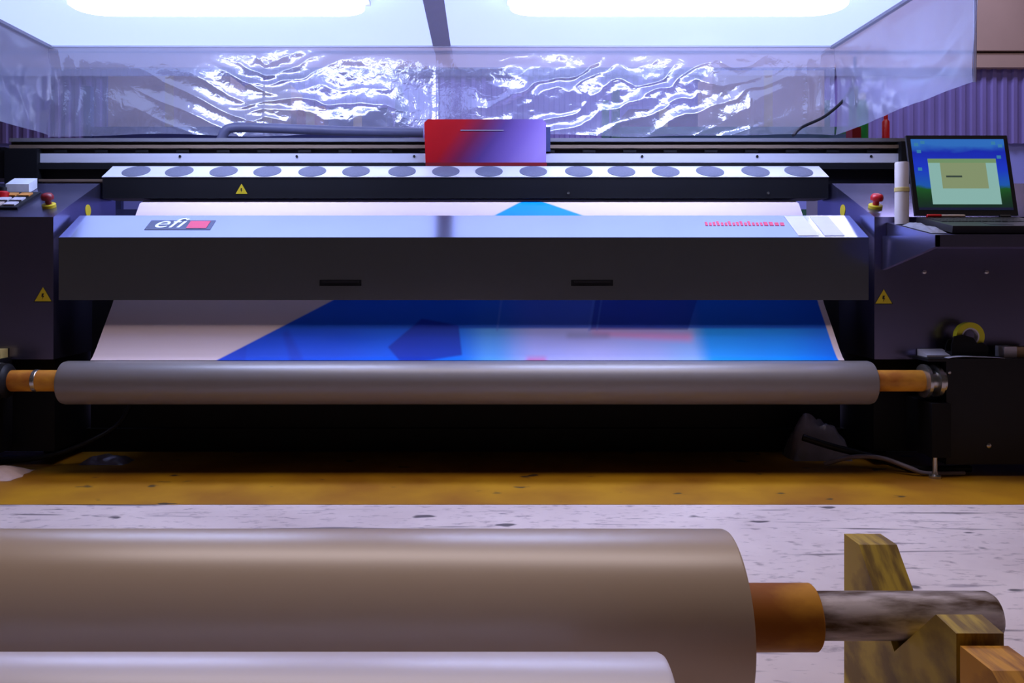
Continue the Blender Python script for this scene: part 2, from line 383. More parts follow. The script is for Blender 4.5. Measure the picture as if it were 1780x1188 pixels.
# back wall: pale lower panel, corrugated sheet above it, smooth tan fascia on top
struct(box('wall_back', -6, 6, 7.0, 7.2, 0, 4.3, 'wall_pale', bevel=0))
v, f = [], []; n = 0; x = -6.0; per = 0.084
prof = [(0.0, 0.0), (0.30, 0.0), (0.42, -0.018), (0.78, -0.018), (0.90, 0.0)]
xs = []
while x < 6: xs += [(x+a*per, b) for a, b in prof]; x += per
for z in (1.80, 2.52):
    for (xx, dy) in xs: v.append((xx, 6.97+dy, z))
k = len(xs)
for i in range(k-1): f.append((i, i+1, k+i+1, k+i))
ws = build('corrugated_sheet', v, f, 'wall_lilac'); struct(ws); ws.name = 'wall_corrugated'
struct(box('trim_1', -6, 6, 6.88, 7.0, 2.53, 4.3, 'wall_tan', bevel=0.004))
struct(box('trim_2', -6, 6, 6.90, 7.0, 2.40, 2.515, 'wall_tan', bevel=0.004))
struct(box('wall_right', 5.9, 6.0, -1.5, 7.3, 0, 4.3, 'wall_tan', bevel=0))
struct(box('wall_left', -6.0, -5.9, -1.5, 7.3, 0, 4.3, 'wall_tan', bevel=0))

# ================================================================== the printer
pr = thing('wide_format_printer', 'huge black wide-format roll printer with silver vented bar and sloped hood', 'printer', (-0.07, 3.8, 0))
XL, XR = -1.678, 1.532
def tri_sticker(x, y, z, s, parent, tilt=None):
    out = [(-s, 0), (s, 0), (0, s*1.7)]
    b = [(-s*0.12, s*0.95), (s*0.14, s*0.95), (s*0.02, s*0.66), (s*0.16, s*0.66), (-s*0.10, s*0.22), (-s*0.02, s*0.54), (-s*0.18, s*0.54)]
    p1 = g_prism_y([(x+a, z+c) for a, c in out], y-0.0015, y); p2 = g_prism_y([(x+a, z+c) for a, c in b], y-0.0022, y-0.0014)
    p3 = g_prism_y([(x+a*1.15, z-0.06*s+c*1.08-s*0.02) for a, c in out], y-0.001, y+0.0005)
    V, Fc, I = join([(*p1, 0), (*p2, 1), (*p3, 1)])
    return build('warning_sticker', V, Fc, ['yellow', 'sticker_black'], parent, idx=I)
# --- hood
hood = prism('front_hood', [(3.42, .67), (3.42, .919), (3.600, 1.016), (3.600, 0.997), (3.438, .905), (3.438, .67)], XL, XR, ['hood_paint'], pr, bevel=0.004)
def on_hood(px, u):             # u: 0 at the front edge, 1 at the back edge of the sloped top
    return (3.42+0.180*u, 0.919+0.097*u)
def slope_plate(name, x0, x1, u0, u1, m, parent, t=0.0016, skew=0.0, lift=0.0, base=on_hood):
    (y0, z0), (y1, z1) = base(0, u0), base(0, u1); nrm = Vector((0, -0.4744, 0.8803))*t; lf = Vector((0, -0.4744, 0.8803))*lift
    q = [Vector((x0, y0, z0))+lf, Vector((x1, y0, z0))+lf, Vector((x1+skew, y1, z1))+lf, Vector((x0+skew, y1, z1))+lf]
    vv = q+[p+nrm for p in q]
    return build(name, vv, [(0, 3, 2, 1), (4, 5, 6, 7), (0, 1, 5, 4), (1, 2, 6, 5), (2, 3, 7, 6), (3, 0, 4, 7)], m, parent)
for px in (592, 1029):
    xc = PX(px, 3.42); zc = PZ(492, 3.42)
    V, Fc, I = join([(*g_box(xc-.083, xc+.083, 3.416, 3.424, zc-.012, zc+.012), 0), (*g_box(xc-.072, xc+.072, 3.408, 3.418, zc+.000, zc+.009), 1)])
    build('hood_handle', V, Fc, ['deep_black', 'matt_black'], hood, idx=I, bevel=0.0012, seg=1)
# maker's plate: dark plate, pale lettering, red block
slope_plate('name_plate', PX(254, 3.5), PX(368, 3.5), 0.33, 0.76, 'logo_plate', hood)
def text_obj(txt, m, x, u, size, parent, lift=0.0022, skew=0.0, base=on_hood):
    cu = bpy.data.curves.new('lettering', 'FONT'); cu.body = txt; cu.size = size; cu.extrude = 0.0004; cu.shear = 0.25
    tmp = bpy.data.objects.new('tmp', cu); C.objects.link(tmp)
    bpy.context.view_layer.update()
    me = bpy.data.meshes.new_from_object(tmp.evaluated_get(bpy.context.evaluated_depsgraph_get())); bpy.data.objects.remove(tmp)
    (y0, z0), (y1, z1) = base(0, u), base(0, 1); ey = Vector((0, y1-y0, z1-z0)).normalized(); nr = Vector((0, -0.4744, 0.8803))
    o0 = Vector((x, y0, z0))+nr*lift
    for vv in me.vertices:
        c = vv.co.copy(); vv.co = Vector((c.x, 0, 0))+ey*c.y+nr*c.z
    me.materials.append(M[m]); return link('lettering', me, parent, o0)
text_obj('efi', 'logo_white', PX(263, 3.5), 0.42, 0.13, hood)
slope_plate('red_block', PX(325, 3.5), PX(360, 3.5), 0.38, 0.71, 'logo_red', hood, lift=0.0018)
# red line of lettering further right: small upright strokes, a bolder block at the end
parts = []
xx = PX(1228, 3.5)
while xx < PX(1362, 3.5):
    wd = 0.010 if xx < PX(1330, 3.5) else 0.016
    (ya, za), (yb, zb) = on_hood(0, 0.52), on_hood(0, 0.52+random.choice((0.14, 0.17, 0.20)))
    nn = Vector((0, -0.4744, 0.8803))*0.0015
    q = [Vector((xx, ya, za)), Vector((xx+wd, ya, za)), Vector((xx+wd+.004, yb, zb)), Vector((xx+.004, yb, zb))]; vv = [tuple(p) for p in q]+[tuple(p+nn) for p in q]
    parts.append((vv, [(0, 3, 2, 1), (4, 5, 6, 7), (0, 1, 5, 4), (1, 2, 6, 5), (2, 3, 7, 6), (3, 0, 4, 7)])); xx += wd+0.006
V, Fc, I = join(parts); tag(build('red_lettering', V, Fc, 'logo_red', hood), 'line of small red lettering')
slope_plate('white_label', PX(1388, 3.43), PX(1423, 3.43), 0.06, 0.97, 'white_label', hood)
slope_plate('white_label', PX(1434, 3.43), PX(1468, 3.43), 0.06, 0.97, 'white_label', hood)

# --- consoles
def console(x0, x1):
    c = prism('control_console', [(3.42, .435), (3.42, 1.0), (3.837, 1.173), (4.0, 1.173), (4.0, .435)], x0, x1, 'console_paint', pr, bevel=0.006)
    prism('lower_cabinet', [(3.47, .06), (3.47, .44), (4.0, .44), (4.0, .06)], x0+.02*(x0 > 0)-.0, x1-.02*(x0 < 0), 'deep_black', pr)
    return c
cl = console(-2.75, -1.699); crr = console(1.555, 2.75)
def on_console(px, u): return (3.42+0.417*u, 1.0+0.173*u)
def estop(x, u, parent, cap):
    y, z = on_console(0, u); R = Matrix.Rotation(math.atan2(0.173, 0.417), 3, 'X')
    def put(g): return [tuple(R @ Vector(p)+Vector((x, y, z))) for p in g[0]], g[1]
    a = put(g_lathe('z', (0, 0, 0), [(0, .027), (.012, .027), (.014, .024), (.014, .012)], 28))
    b = put(g_lathe('z', (0, 0, 0), [(.012, .012), (.030, .012), (.034, .024), (.046, .025), (.056, .020), (.060, .008)], 28))
    o = build('emergency_button', *b, cap, parent, smooth=True, auto=50); o['label'] = 'red mushroom emergency stop button'
    build('button_base', *a, 'yellow', parent, smooth=True)
estop(PX(83, 3.52), 0.27, cl, 'dark_red'); estop(PX(1522, 3.52), 0.25, crr, 'red_plastic')
# left keypad: a low panel with rows of keys
def slope_box(name, x0, x1, u0, u1, t, m, parent): return slope_plate(name, x0, x1, u0, u1, m, parent, t=t, base=on_console)
slope_box('keypad', -2.20, -1.885, 0.20, 0.66, 0.010, 'matt_black', cl)
for r_, (u0, u1) in enumerate(((0.25, 0.33), (0.38, 0.46), (0.52, 0.60))):
    for c_ in range(5):
        x0 = -2.185+c_*0.058
        m = [['white_label', 'teal', 'white_label', 'carton_pale', 'white_label'], ['white_label', 'carton_pale', 'teal', 'white_label', 'white_label'], ['logo_red', 'teal', 'orange_plastic', 'orange_plastic', 'orange_plastic']][r_][c_]
        slope_plate('key', x0, x0+.046, u0, u1, m, cl, t=0.006, lift=0.010, base=on_console)
# yellow round stickers on the inner cheeks
for X, par in ((-1.699, cl), (1.555, crr)):
    s = 1 if X < 0 else -1
    lathe('round_sticker', 'x', (X, 3.72, 1.045), [(X, .026), (X+s*.0015, .026)], 'yellow', par, seg=24)
tri_sticker(PX(75, 3.42), 3.42, PZ(524, 3.42), 0.033, cl)
tri_sticker(PX(1536, 3.42), 3.42, PZ(528, 3.42), 0.033, crr)
for px in (1606, 1714):
    lathe('bolt', 'y', (PX(px, 3.42), 0, PZ(473, 3.42)), [(3.421, .008), (3.414, .008), (3.412, .005)], 'steel', crr, seg=14)
# --- inner black panels
bp = box('inner_panel', -1.705, 1.56, 3.76, 3.80, 0.05, 1.0, 'deep_black', pr)
for px, py in ((122, 587), (1495, 590)):
    lathe('screw', 'y', (PX(px, 3.76), 0, PZ(py, 3.76)), [(3.761, .007), (3.755, .007)], 'steel', bp, seg=12)
box('base_beam', -1.9, 1.75, 3.74, 3.95, 0.0, 0.10, 'deep_black', pr)
# --- vented silver bar
bar = prism('vent_bar', [(3.83, 1.106), (3.83, 1.196), (3.944, 1.256), (3.985, 1.256), (3.985, 1.106)], -1.685, 1.537, 'matt_black', pr)
def on_bar(px, u): return (3.828+0.116*u, 1.1985+0.061*u)
tp = slope_plate('top_plate', -1.687, 1.539, 0.0, 1.0, 'silver_plate', bar, t=0.003, base=on_bar)
first = None
for px in (237, 312, 389, 465, 543, 619, 699, 775, 850, 927, 1006, 1080, 1157, 1234, 1313, 1388):
    y, z = on_bar(0, 0.5); x = (px-838)/F*y; loc = Vector((x, y, z))+Vector((0, -.466, .885))*0.003
    if first is None:
        R = Matrix.Rotation(math.atan2(.061, .116), 3, 'X'); g = g_lathe('z', (0, 0, 0), [(0, .062), (.002, .062), (.003, .058)], 32)
        g2 = [tuple(R @ Vector(p)+loc) for p in g[0]]
        first = build('vent_disc', g2, g[1], 'vent_grey', bar, smooth=True); off = WORLD[first.name]-loc
    else:
        dup(first, loc+off, bar)
tri_sticker(PX(420, 3.83), 3.83, PZ(337, 3.83), 0.026, bar)
for px in (988, 1335):
    lathe('screw', 'y', (PX(px, 3.83), 0, PZ(336, 3.83)), [(3.831, .006), (3.826, .006)], 'steel', bar, seg=12)
# --- gantry with rails
G = 4.03
gan = box('gantry_beam', -2.215, 2.0, 4.06, 4.24, 1.15, 1.39, 'matt_black', pr)
box('top_rail', -2.211, 1.985, 4.035, 4.25, 1.388, 1.405, 'alu', gan)
box('guide_rail', -2.205, 1.98, 4.025, 4.065, 1.356, 1.372, 'rail_tan', gan)
band = box('rail_cover', PX(65, G), PX(1566, G), 4.03, 4.065, 1.289, 1.332, 'alu_pale', pr)
for px in (313, 516, 720, 1116, 1316, 1514):
    lathe('screw', 'y', (PX(px, G), 0, PZ(272, G)), [(4.031, .006), (4.026, .006)], 'matt_black', band, seg=10)
x = -2.0
while x < 1.95:
    box('rail_clamp', x, x+.06, 4.032, 4.065, 1.338, 1.350, 'deep_black', gan, bevel=0); x += 0.19
box('lower_lip', -2.08, 1.96, 4.015, 4.065, 1.258, 1.284, 'matt_black', gan)
eb = box('end_block', -2.215, PX(64, 4.0), 4.0, 4.2, 1.14, 1.352, 'deep_black', pr, bevel=0.006)
box('motor_cap', -2.75, -2.222, 4.02, 4.2, 1.215, 1.36, 'deep_black', pr, bevel=0.012, seg=2)
box('lower_rail', PX(68, 3.99), -1.70, 3.985, 4.06, 1.197, 1.208, 'rail_tan', gan)
box('lower_rail', PX(36, 3.99), PX(60, 3.99), 3.985, 4.0, 1.197, 1.208, 'rail_tan', eb)
box('right_end_block', PX(1567, 4.0), 2.10, 4.0, 4.25, 1.14, 1.385, 'deep_black', pr, bevel=0.006).name = 'end_block'
# --- print carriage
ca = build('print_carriage', *g_prism_y([(-.262, 1.284), (-.268, 1.470), (-.252, 1.486), (.280, 1.486), (.296, 1.470), (.296, 1.284)], 3.995, 4.32), 'carriage_shell', pr, bevel=0.006, smooth=True)
box('carriage_skirt', -.262, .300, 3.992, 4.10, 1.270, 1.285, 'dark_red', ca)
box('side_pod', .296, .318, 4.02, 4.2, 1.34, 1.455, 'box_navy', ca, bevel=0.006)
box('seam_strip', -.10, .10, 3.9925, 3.996, 1.432, 1.437, 'bar_grey', ca)
tube('cable_chain', [(PX(383, 4.2), 4.2, 1.41), (PX(392, 4.2), 4.2, PZ(228, 4.2)), (PX(410, 4.2), 4.2, PZ(222, 4.2)), (PX(470, 4.2), 4.2, PZ(223, 4.2)), (PX(600, 4.2), 4.2, PZ(228, 4.2)), (PX(735, 4.2), 4.2, PZ(231, 4.2))], 0.024, 'chain_grey', pr, seg=10)
# --- laptop tray on the right console
tray = prism('laptop_tray', [(3.42, .873), (3.42, .978), (3.05, .913), (3.05, .873)], 1.603, 2.75, 'console_paint', pr)
box('tray_lip', 1.587, 2.75, 3.02, 3.05, .872, .914, 'console_paint', tray)
prism('side_bracket', [(3.42, .79), (3.42, .924), (3.02, .912), (3.02, .872)], 1.585, 1.603, 'console_paint', tray, bevel=0.002, seg=1)
# --- take-up drive
wb = box('winder_box', 1.77, 2.75, 3.29, 3.44, .048, .4405, 'matt_black', pr, bevel=0.006, seg=2)
box('box_lid', 1.70, 2.75, 3.288, 3.44, .4405, .4515, 'matt_black', wb)
box('winder_bracket', 1.70, 1.772, 3.26, 3.46, .08, .285, 'deep_black', pr, bevel=0.004)
box('blue_plate', PX(1606, 3.38), PX(1638, 3.38), 3.376, 3.380, PZ(742, 3.38), PZ(715, 3.38), 'box_navy', pr, bevel=0)
for px, py, r_ in ((1650, 648, .006), (1649, 720, .006), (1718, 775, .009)):
    lathe('screw', 'y', (PX(px, 3.29), 0, PZ(py, 3.29)), [(3.291, r_), (3.285, r_), (3.283, r_*.6)], 'steel', wb, seg=12)
AX = (0, 3.33, .362)
lathe('chuck', 'x', AX, [(1.695, .046), (1.700, .064), (1.712, .064), (1.716, .044), (1.738, .044), (1.742, .062), (1.758, .062), (1.762, .05), (1.771, .05)], 'steel', pr)
lathe('chuck', 'x', AX, [(-1.875, .05), (-1.86, .066), (-1.83, .066), (-1.822, .058), (-1.815, .044)], 'matt_black', pr)
lathe('chuck_rim', 'x', AX, [(-1.868, .0665), (-1.866, .070), (-1.858, .070), (-1.856, .0665)], 'steel', pr)
wl = box('winder_box', -2.75, -1.866, 3.20, 3.43, .08, .444, 'matt_black', pr, bevel=0.006, seg=2)
for X, Y in ((1.716, 3.27), (2.55, 3.3), (-2.4, 3.3), (-2.2, 3.3), (-1.8, 3.85), (1.65, 3.85)):
    lathe('levelling_foot', 'z', (X, Y, 0), [(0.0015, .022), (.010, .022), (.016, .012), (.030, .009), (.082, .009)], 'steel', pr, seg=20)

# ================================================================== banner being printed
bn = thing('printed_banner', 'pale banner web printed with blue picture, winding onto roll below the hood', 'banner', (0, 3.33, .355))
ctrl = [(3.333, .4405), (3.352, .452), (3.385, .484), (3.44, .547), (3.53, .647), (3.60, .742), (3.68, .872), (3.772, 1.034), (3.815, 1.083), (3.86, 1.098), (3.95, 1.100)]
pts = []
for i in range(len(ctrl)-1):
    for k in range(4):
        t = k/4; a, b = ctrl[i], ctrl[i+1]; pts.append((a[0]+(b[0]-a[0])*t, a[1]+(b[1]-a[1])*t))
pts.append(ctrl[-1])
v, f, uv = [], [], []; NX = 24
for (y, z) in pts:
    for i in range(NX+1):
        x = -1.513+(1.40+1.513)*i/NX; v.append((x, y, z)); uv.append((x, z))
for j in range(len(pts)-1):
    for i in range(NX): f.append((j*(NX+1)+i, j*(NX+1)+i+1, (j+1)*(NX+1)+i+1, (j+1)*(NX+1)+i))
build('printed_sheet', v, f, 'banner_print', bn, smooth=True, uv=uv, auto=80)
lathe('wound_roll', 'x', (0, 3.33, .355), [(-1.618, .03), (-1.618, .070), (-1.612, .080), (-1.600, .0835), (1.488, .0835), (1.498, .080), (1.504, .070), (1.504, .03)], 'media_grey', bn, seg=64)
lathe('core', 'x', AX, [(-1.822, .034), (-1.822, .041), (-1.61, .041)], 'cardboard_core', bn)
lathe('core', 'x', AX, [(1.50, .041), (1.698, .041), (1.698, .034)], 'cardboard_core', bn)
tag(lathe('core_clip', 'x', AX, [(-1.727, .042), (-1.725, .0435), (-1.712, .0435), (-1.710, .042)], 'steel', bn), 'thin steel clip round the core')

# ================================================================== laptop
lp = thing('laptop', 'black open laptop with blue desktop on screen, on the tray', 'laptop', (1.87, 3.2, .94))
B0, B1 = (3.335, .968), (3.075, .922)           # underside, back and front
sl = Vector((0, B1[0]-B0[0], B1[1]-B0[1])).normalized(); nb = Vector((0, sl.z, -sl.y)); nb = nb if nb.z > 0 else -nb
def slab(o0, ex, ey, nn, x0, x1, a0, a1, t0, t1):
    q = []
    for t in (t0, t1):
        for a, b in ((x0, a0), (x1, a0), (x1, a1), (x0, a1)): q.append(tuple(o0+ex*a+ey*b+nn*t))
    return q, [(0, 3, 2, 1), (4, 5, 6, 7), (0, 1, 5, 4), (1, 2, 6, 5), (2, 3, 7, 6), (3, 0, 4, 7)]
EX = Vector((1, 0, 0)); o0 = Vector((0, B0[0], B0[1])); Ln = 0.262
base_ = build('base', *slab(o0, EX, sl, nb, 1.676, 2.070, 0, Ln, 0.001, 0.026), 'laptop_black', lp, bevel=0.004, seg=2)
kp = []
for r_ in range(5):
    for c_ in range(14): kp.append(slab(o0, EX, sl, nb, 1.700+c_*.0248, 1.721+c_*.0248, .035+r_*.022, .053+r_*.022, .0255, .0285))
V, Fc, I = join(kp); tag(build('keys', V, Fc, 'key_dark', base_), kind='stuff')
build('touchpad', *slab(o0, EX, sl, nb, 1.83, 1.915, .165, .225, .0255, .027), 'key_dark', base_)
S0 = Vector((0, 3.333, 1.000)); se = Vector((0, .075, .322)).normalized(); sn = Vector((0, -se.z, se.y))
lid = build('lid', *slab(S0, EX, se, sn, 1.674, 2.072, 0, .330, -.012, 0), 'laptop_black', lp, bevel=0.004, seg=2)
scn = build('screen', *slab(S0, EX, se, sn, 1.690, 2.056, .022, .314, -.001, .0008), 'desktop', lid)
WX = lambda a: 1.690+0.366*a
WY = lambda b: .022+.292*b
def ui(name, a0, a1, b0, b1, m, t): return build(name, *slab(S0, EX, se, sn, WX(a0), WX(a1), WY(b0), WY(b1), t-.0004, t), m, lid)
ui('window', .155, .885, .08, .72, 'window_pale', .0012)
ui('window_bar', .155, .885, .66, .72, 'window_bar', .0016)
ui('dialog', .28, .77, .30, .66, 'dialog', .0020)
ui('text_line', .33, .50, .455, .48, 'text_dark', .0024)
ui('taskbar', .0, 1.0, .0, .035, 'box_navy', .0012)
for a, b in ((.03, .90), (.10, .93), (.05, .80), (.86, .92), (.93, .88), (.04, .55), (.90, .72)):
    ui('icon', a, a+.045, b, b+.045, 'icon_teal', .0014)
# hinge barrels
for x in (1.72, 2.0): lathe('hinge', 'x', (0, 3.336, .996), [(x, .008), (x+.04, .008)], 'laptop_black', lp, seg=14)
# things on the tray
pen = thing('marker_pen', 'red and beige marker pen lying on the laptop keyboard', 'pen', (1.76, 3.30, .992))
pc = o0+sl*.020+nb*.0330
lathe('cap', 'x', pc, [(1.705, .005), (1.707, .007), (1.758, .007), (1.760, .006)], 'red_plastic', pen, seg=14)
lathe('barrel', 'x', pc, [(1.758, .006), (1.848, .006), (1.852, .004)], 'carton_pale', pen, seg=14)
pz = .978-(3.42-3.362)*.1757
pp_ = thing('plastic_pipe', 'upright pale pipe with a yellowish tape band left of the laptop', 'pipe', (1.634, 3.36, pz))
lathe('tube', 'z', (1.634, 3.36, 0), [(pz, .0255), (PZ(284, 3.36), .0255), (PZ(282, 3.36), .0235)], 'pipe_white', pp_, seg=28)
lathe('tape_band', 'z', (1.634, 3.36, 0), [(PZ(334, 3.36), .0255), (PZ(333, 3.36), .0275), (PZ(327, 3.36), .0275), (PZ(326, 3.36), .0255)], 'tape_band', pp_, seg=28)
def crumple(name, x0, x1, y0, y1, z0, h, m, nx=22, ny=14, seed=0, amp=0.35, slope=0.0):
    v, f = [], []
    for j in range(ny+1):
        for i in range(nx+1):
            a, b = i/nx, j/ny; e = (1-(2*a-1)**4)*(1-(2*b-1)**4)
            q = noise.noise(Vector((a*3.1+seed, b*2.7+seed*1.7, seed)))+0.5*noise.noise(Vector((a*7+seed, b*6, seed*2.1)))
            hh = max(0.0, e*(0.55+amp*q))*h
            jx = 0.06*noise.noise(Vector((b*4, seed, a)))*(x1-x0)
            v.append((x0+(x1-x0)*a+jx, y0+(y1-y0)*b, z0+slope*b*(y1-y0)+hh))
    n = nx+1
    for j in range(ny):
        for i in range(nx): f.append((j*n+i, j*n+i+1, (j+1)*n+i+1, (j+1)*n+i))
    k = len(v); v += [(p[0], p[1], z0+slope*(p[1]-y0)) for p in v]
    for j in range(ny):
        for i in range(nx): f.append((k+j*n+i, k+(j+1)*n+i, k+(j+1)*n+i+1, k+j*n+i+1))
    for i in range(nx): f += [(i, k+i, k+i+1, i+1), (ny*n+i, ny*n+i+1, k+ny*n+i+1, k+ny*n+i)]
    for j in range(ny): f += [(j*n, (j+1)*n, k+(j+1)*n, k+j*n), (j*n+nx, k+j*n+nx, k+(j+1)*n+nx, (j+1)*n+nx)]
    return build(name, v, f, m, smooth=True, auto=70)
cz = .913+(3.10-3.05)*.1757
tag(crumple('folded_cloth', 1.612, 1.672, 3.10, 3.32, cz+.002, .028, 'grey_cloth', seed=3, slope=.1757), 'grey crumpled cloth on the tray between pipe and laptop', 'cloth')

# ================================================================== things on the winder box
tz = .4515
td = thing('tape_dispenser', 'black tape dispenser holding a yellow tape roll on the winder box', 'tape dispenser', (1.87, 3.355, tz))
prof = [(x+.028, tz+z) for x, z in ((1.785, .0005), (1.925, .0005), (1.925, .04), (1.905, .058), (1.885, .052), (1.868, .076), (1.83, .088), (1.795, .082), (1.785, .05))]
build('front_cheek', *g_prism_y(prof, 3.330, 3.338), 'deep_black', td, bevel=.001, seg=1)
build('rear_cheek', *g_prism_y([(x, tz+(z-tz)*.8) for x, z in prof], 3.372, 3.380), 'deep_black', td, bevel=.001, seg=1)
build('body', *g_prism_y([(1.813, tz+.0005), (1.953, tz+.0005), (1.953, tz+.03), (1.813, tz+.022)], 3.338, 3.372), 'deep_black', td, bevel=.001, seg=1)
tc_ = (1.892, 0, tz+.080)
def ring(name, c, y0, y1, r0, r1, m, parent):
    g = g_lathe('y', c, [(y0, r0), (y0, r1), (y1, r1), (y1, r0), (y0, r0)], 40); return build(name, g[0], g[1][:-2], m, parent, smooth=True)
ring('tape_roll', tc_, 3.342, 3.368, .034, .055, 'tape_yellow', td)
ring('tape_core', tc_, 3.3415, 3.3685, .029, .034, 'white_label', td)
tag(build('paper_pad', *g_prism([(3.34, tz+.0005), (3.34, tz+.008), (3.415, tz+.026), (3.415, tz+.0005)], 1.722, 1.822), 'white_label', bevel=.001, seg=1), 'small pad of white paper left of the tape dispenser', 'paper pad')
v, f = [], []
for i in range(13):
    a = i/12; x = 1.78+.215*a; z = tz+.002+.006*(1-a)**2*abs(math.sin(a*5))+.004*math.sin(a*math.pi)
    for y in (3.291, 3.325): v.append((x, y, z))
for i in range(12): f.append((2*i, 2*i+2, 2*i+3, 2*i+1))
k = len(v); v += [(p[0], p[1], p[2]-.0012) for p in v]; f += [(k+q[0], k+q[3], k+q[2], k+q[1]) for q in f[:12]]
f += [(2*i, k+2*i, k+2*i+2, 2*i+2) for i in range(12)]+[(2*i+1, 2*i+3, k+2*i+3, k+2*i+1) for i in range(12)]
tag(build('paper_slip', v, f, 'white_label', smooth=True), 'thin curled white paper slip at the front edge of the winder box', 'paper')
sb = thing('small_carton', 'small white carton with brown end right of the tape dispenser', 'carton', (2.07, 3.36, tz))
box('white_sleeve', 2.015, 2.064, 3.33, 3.39, tz+.0005, tz+.042, 'white_label', sb, bevel=.001)
box('brown_end', 2.064, 2.15, 3.332, 3.388, tz+.0005, tz+.040, 'carton', sb, bevel=.001)
tag(box('yellow_block', -1.93, -1.876, 3.36, 3.414, .4445, .479, 'tape_band', bevel=.003, seg=2), 'pale yellow block lying beside the left console base', 'block')
# left edge of the consoles: white card box and red knobbed holder standing on the console slope
yb, zb = on_console(0, 0.68)
tag(build('card_box', *g_prism([(yb, zb+.001), (yb+.07, zb+.030), (yb+.07, zb+.072), (yb, zb+.040)], -2.045, -1.945), 'lens_white', bevel=.002, seg=1), 'pale blue-white card box standing on the left console', 'box')
kb = thing('red_bottle', 'small red bottle with dark cap on the left console', 'bottle', (-2.016, 3.63, 1.085))
yk, zk = on_console(0, 0.50)
lathe('body', 'z', (-2.016, yk, 0), [(zk-.006, .026), (zk+.028, .026), (zk+.034, .018)], 'red_plastic', kb, seg=24)
lathe('cap', 'z', (-2.016, yk, 0), [(zk+.034, .016), (zk+.050, .016), (zk+.052, .013)], 'matt_black', kb, seg=20)

# ================================================================== floor clutter round the printer
tag(crumple('crumpled_rag', -2.05, -1.76, 3.22, 3.40, .0016, .06, 'rag_pink', seed=5), 'pale pink crumpled rag on the floor by the left drive', 'rag')
tag(crumple('plastic_scrap', -1.63, -1.44, 3.48, 3.58, .0016, .045, 'bag_grey', seed=9), 'small blue-grey plastic scrap on the floor under the roll', 'scrap')
tag(crumple('plastic_bag', 1.28, 1.53, 3.55, 3.70, .0016, .27, 'bag_grey', seed=12, amp=.3), 'crumpled dark grey plastic bag under the right end of the roll', 'bag')
tag(tube('black_hose', [(1.30, 3.50, .11), (1.42, 3.47, .075), (1.54, 3.43, .05), (1.62, 3.38, .030), (1.69, 3.35, .016), (1.90, 3.36, .016)], .014, 'matt_black'), 'black hose sagging to the floor at the right drive', 'hose')
tag(tube('grey_cable', [(1.36, 3.43, .016), (1.46, 3.41, .05), (1.56, 3.37, .055), (1.64, 3.31, .03), (1.70, 3.30, .011), (1.85, 3.31, .011)], .009, 'bar_grey'), 'thin grey cable looped under the right drive box', 'cable')
tag(tube('black_cable', [(-1.98, 3.47, .014), (-1.75, 3.46, .04), (-1.60, 3.50, .09), (-1.50, 3.58, .16), (-1.46, 3.66, .30)], .010, 'matt_black'), 'black cable rising from the floor at the left end', 'cable')

# ================================================================== canopy with plastic film
CX0, CX1, CY0, CY1, CZ, CH = -2.209, 1.795, 3.14, 4.40, 1.929, 1.475
cn = thing('plastic_canopy', 'suspended white canopy with crinkled clear plastic film curtains over the printer', 'canopy', (-0.2, 3.77, CH))
box('roof_panel', CX0, -.250, CY0, CY1, CZ, CZ+.012, 'roof_glow', cn)
box('roof_panel', -.160, CX1, CY0, CY1, CZ, CZ+.012, 'roof_glow', cn)
box('roof_gap_strip', -.250, -.160, CY0, CY1, CZ-.004, CZ+.030, 'bar_grey', cn)  # solid grey strip standing in for the see-through gap between roof panels
for x in (CX0, CX1-.02): box('side_rail', x, x+.02, CY0, CY1, CZ-.014, CZ, 'bar_grey', cn)
box('back_rail', CX0, CX1, CY1-.012, CY1, CZ-.008, CZ, 'alu_pale', cn)
for x in (CX0+.05, CX1-.05):
    for y in (CY0+.05, CY1-.05): box('hanger', x-.004, x+.004, y-.004, y+.004, CZ+.012, 4.3, 'steel', cn, bevel=0)
def ridge(t): t = t-math.floor(t); return 1-abs(2*t-1)
def sm(a, b, x): t = max(0, min(1, (x-a)/(b-a))); return t*t*(3-2*t)
v, f = [], []; NX, NZ = 720, 84
